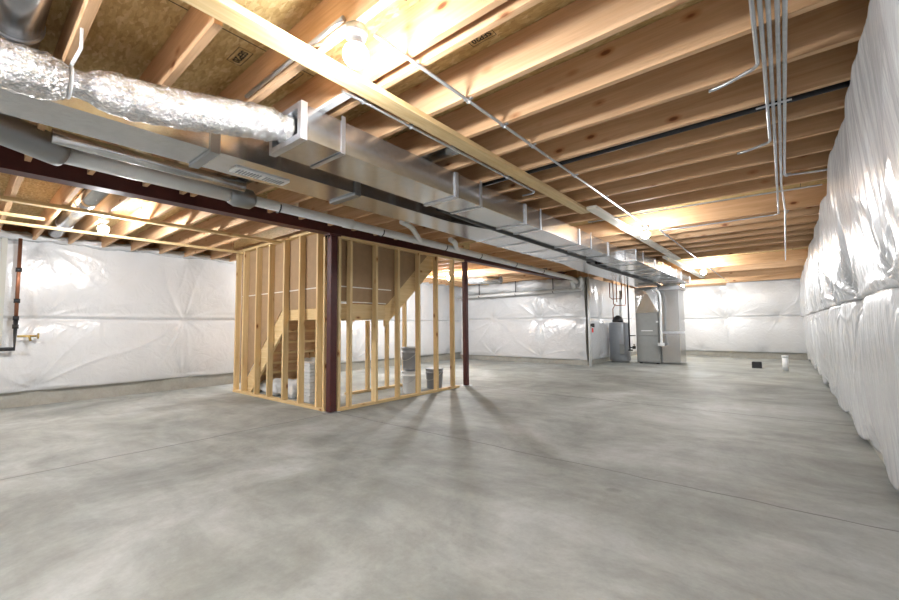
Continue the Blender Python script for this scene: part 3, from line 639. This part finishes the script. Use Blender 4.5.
lamp(-8.15, 4.92, 'bare bulb beside the left wall, hidden by the stair box', 1.6)
lamp(-6.36, 1.09, 'bare bulb among the left joists over the left wall', 1.3)
lamp(-6.5, 7.9, 'bare bulb beyond the stair box, hidden by the beam', 2.5)
lamp(-2.05, -1.12, 'added fill bulb behind the camera, out of view', 1.7)  # unseen bulb added to brighten the foreground
lamp(-6.4, -1.75, 'added fill bulb behind the camera over the left side, out of view', 1.6)  # unseen bulb added as fill for the left side
MB_ = MB().tube([(-1.42, 1.06, J + .006), (-1.5, 1.03, J - .02), (-1.62, 1.045, J - .012), (-1.7, 1.05, J + .02)], .006, 6)
tag(MB_.build('cable', 'white_plastic'), 'white cable looping left from the first bulb box', 'cable')

t_ = foil_tube([(-8.66, y, 2.515) for y in np.arange(-2.8, 11, .9)], .055, [(k / 14, .02) for k in range(1, 14)], 14, 16, 9, .028).build('insulation_roll', 'film')
tag(t_, 'crumpled white plastic roll along the top edge of the left wall', 'insulation')
tag(bx(-2.45, -1.86, 1.355, 1.40, J - .019, J - .001).build('lit_joist_strip', 'white_plastic'), 'short white strip added as bulb light on the joist underside behind the near duct end', 'board')  # added white strip: bulb light on the joist underside, put in as colour
# ------------------------------------------------------------------ copper riser at left wall
cr = thing('water_riser', (-8.5, .5, .85), 'copper water riser with hose valve on the left wall', 'pipe')
X = -8.52
MB().tube([(X, .54, 1.25), (X, .54, 2.46)], .022, 12).build('copper_pipe', 'copper', cr)
MB().tube([(X, .54, 1.28), (X, .54, .86), (X, -.6, .86)], .028, 12).build('black_pipe', 'black', cr, 'black lower pipe')
for z in (1.3, 1.18, 2.0, 1.55): MB().tube([(X, .54, z - .03), (X, .54, z + .03)], .034, 12).build('fitting', 'black', cr)
MB().tube([(X, .56, 1.04), (X, .76, 1.04)], .015, 10).tube([(X, .68, 1.05), (X, .70, .97)], .014, 8).build('spigot', 'brass', cr, 'brass hose spigot')
MB().tube([(X, .765, 1.04), (X, .785, 1.04)], .04, 14).build('valve_wheel', 'brass', cr)
tag(bx(-8.66, -8.60, .36, .42, .85, 2.46).build('wall_batten', 'batten'), 'pale vertical batten on the left wall behind the copper riser', 'batten')

# ------------------------------------------------------------------ things in the stair box
def bucket(x, y, z, mat, label, r=.145, h=.37, lid=None, group='buckets in the stair box'):
    t = thing('bucket', (x, y, z), label, 'bucket', group)
    MB().lathe(x, y, [(r * .86, z), (r * .88, z + .01), (r * .97, z + h * .78), (r * 1.05, z + h * .79), (r * 1.05, z + h * .82), (r * .98, z + h * .83), (r, z + h - .02), (r * 1.05, z + h - .02), (r * 1.05, z + h)], 28).build('pail', mat, t)
    if lid: MB().lathe(x, y, [(r * 1.07, z + h - .015), (r * 1.08, z + h + .012), (r * .95, z + h + .016), (r * .94, z + h + .008)], 28).build('lid', lid, t)
    MB().tube([(x + (r * 1.06) * math.cos(a), y + (r * 1.06) * math.sin(a), z + h * .8 - .13 * math.sin(a - PI)) for a in np.linspace(PI, 2 * PI, 16)], .004, 6).build('bail', 'galv2', t)
bucket(-4.98, 4.98, 0, 'white_plastic', 'white bucket at the bottom of the grey bucket stack')
bucket(-4.98, 4.98, .39, 'grey_plastic', 'grey bucket standing on the white bucket', lid='grey_plastic')
bucket(-5.0, 5.62, 0, 'grey_plastic', 'grey bucket with pale rim standing apart behind the last studs', r=.16, h=.36, lid=None)
bucket(-5.15, 5.28, 0, 'white_plastic', 'small white bucket between the stack and the grey bucket', r=.09, h=.22)
# stack of pale trays
for k in range(12):
    z = .002 + k * .05; a = random.uniform(-.012, .012)
    o = MB().box(-5.84 + a, -5.52 + a, 3.40, 3.70, z, z + .034).box(-5.855 + a, -5.505 + a, 3.385, 3.715, z + .034, z + .046).build('folded_sheet_pack', 'white_plastic', bevel=.006)
    tag(o, 'pale wrapped pack in the stack under the landing, %s from the bottom' % ORD[k], 'pack', 'stack of pale packs under the landing')
def bag(x, y, w, d, h, label, seed, mat='white_plastic', z=0):
    bm = bmesh.new(); bmesh.ops.create_icosphere(bm, subdivisions=4, radius=1); rng = random.Random(seed); ph = [rng.uniform(0, 6) for _ in range(6)]
    for v in bm.verts:
        n = v.co.copy(); k = 1 + .10 * math.sin(n.x * 5 + ph[0]) * math.sin(n.y * 6 + ph[1]) + .06 * math.sin(n.z * 9 + ph[2] + n.x * 7) + .03 * math.sin(17 * n.y + ph[3] + 9 * n.x)
        q = Vector([math.copysign(abs(c) ** .7, c) for c in n]) * k
        v.co = Vector((x + q.x * w / 2, y + q.y * d / 2, z + max(0.0, h * .5 + q.z * h / 2)))
    me = bpy.data.meshes.new('plastic_bag'); bm.to_mesh(me); bm.free(); me.polygons.foreach_set('use_smooth', [True] * len(me.polygons)); me.materials.append(M[mat])
    o = bpy.data.objects.new('plastic_bag', me); C.objects.link(o); me.transform(Matrix.Translation((-x, -y, -z))); o.location = (x, y, z)
    tag(o, label, 'bag', 'bundles under the stairs')
bag(-7.0, 3.62, .45, .45, .22, 'white plastic bundle under the lower steps nearest the left end', 1)
bag(-6.62, 3.55, .36, .42, .26, 'white plastic bundle between the left end bundle and the tall bag', 2)
bag(-6.15, 3.58, .42, .42, .28, 'white plastic bundle beside the stack of packs', 3)
bag(-6.38, 3.95, .34, .3, .60, 'taller grey-white bag standing behind the bundles', 4)

# ------------------------------------------------------------------ camera
Rm = ((0.77178558, 0.04848096, 0.63403203), (0.63580978, -0.04371786, -0.7706067), (-0.00964123, 0.9978669, -0.06456548))
cam = bpy.data.cameras.new('camera'); cam.lens = 16.2347; cam.sensor_width = 36; cam.sensor_fit = 'HORIZONTAL'; cam.clip_start = .02
co = bpy.data.objects.new('camera', cam); C.objects.link(co)
co.matrix_world = Matrix.Translation((0, 0, 1.125)) @ Matrix(Rm).to_4x4()
sc = bpy.context.scene; sc.camera = co
w = bpy.data.worlds.new('world'); sc.world = w; w.use_nodes = True
w.node_tree.nodes['Background'].inputs[0].default_value = (.8, .85, 1, 1); w.node_tree.nodes['Background'].inputs[1].default_value = .02
sc.view_settings.view_transform = 'Standard'; sc.view_settings.look = 'None'; sc.view_settings.gamma = 1; sc.view_settings.use_curve_mapping = False
sc.view_settings.exposure = 1.95
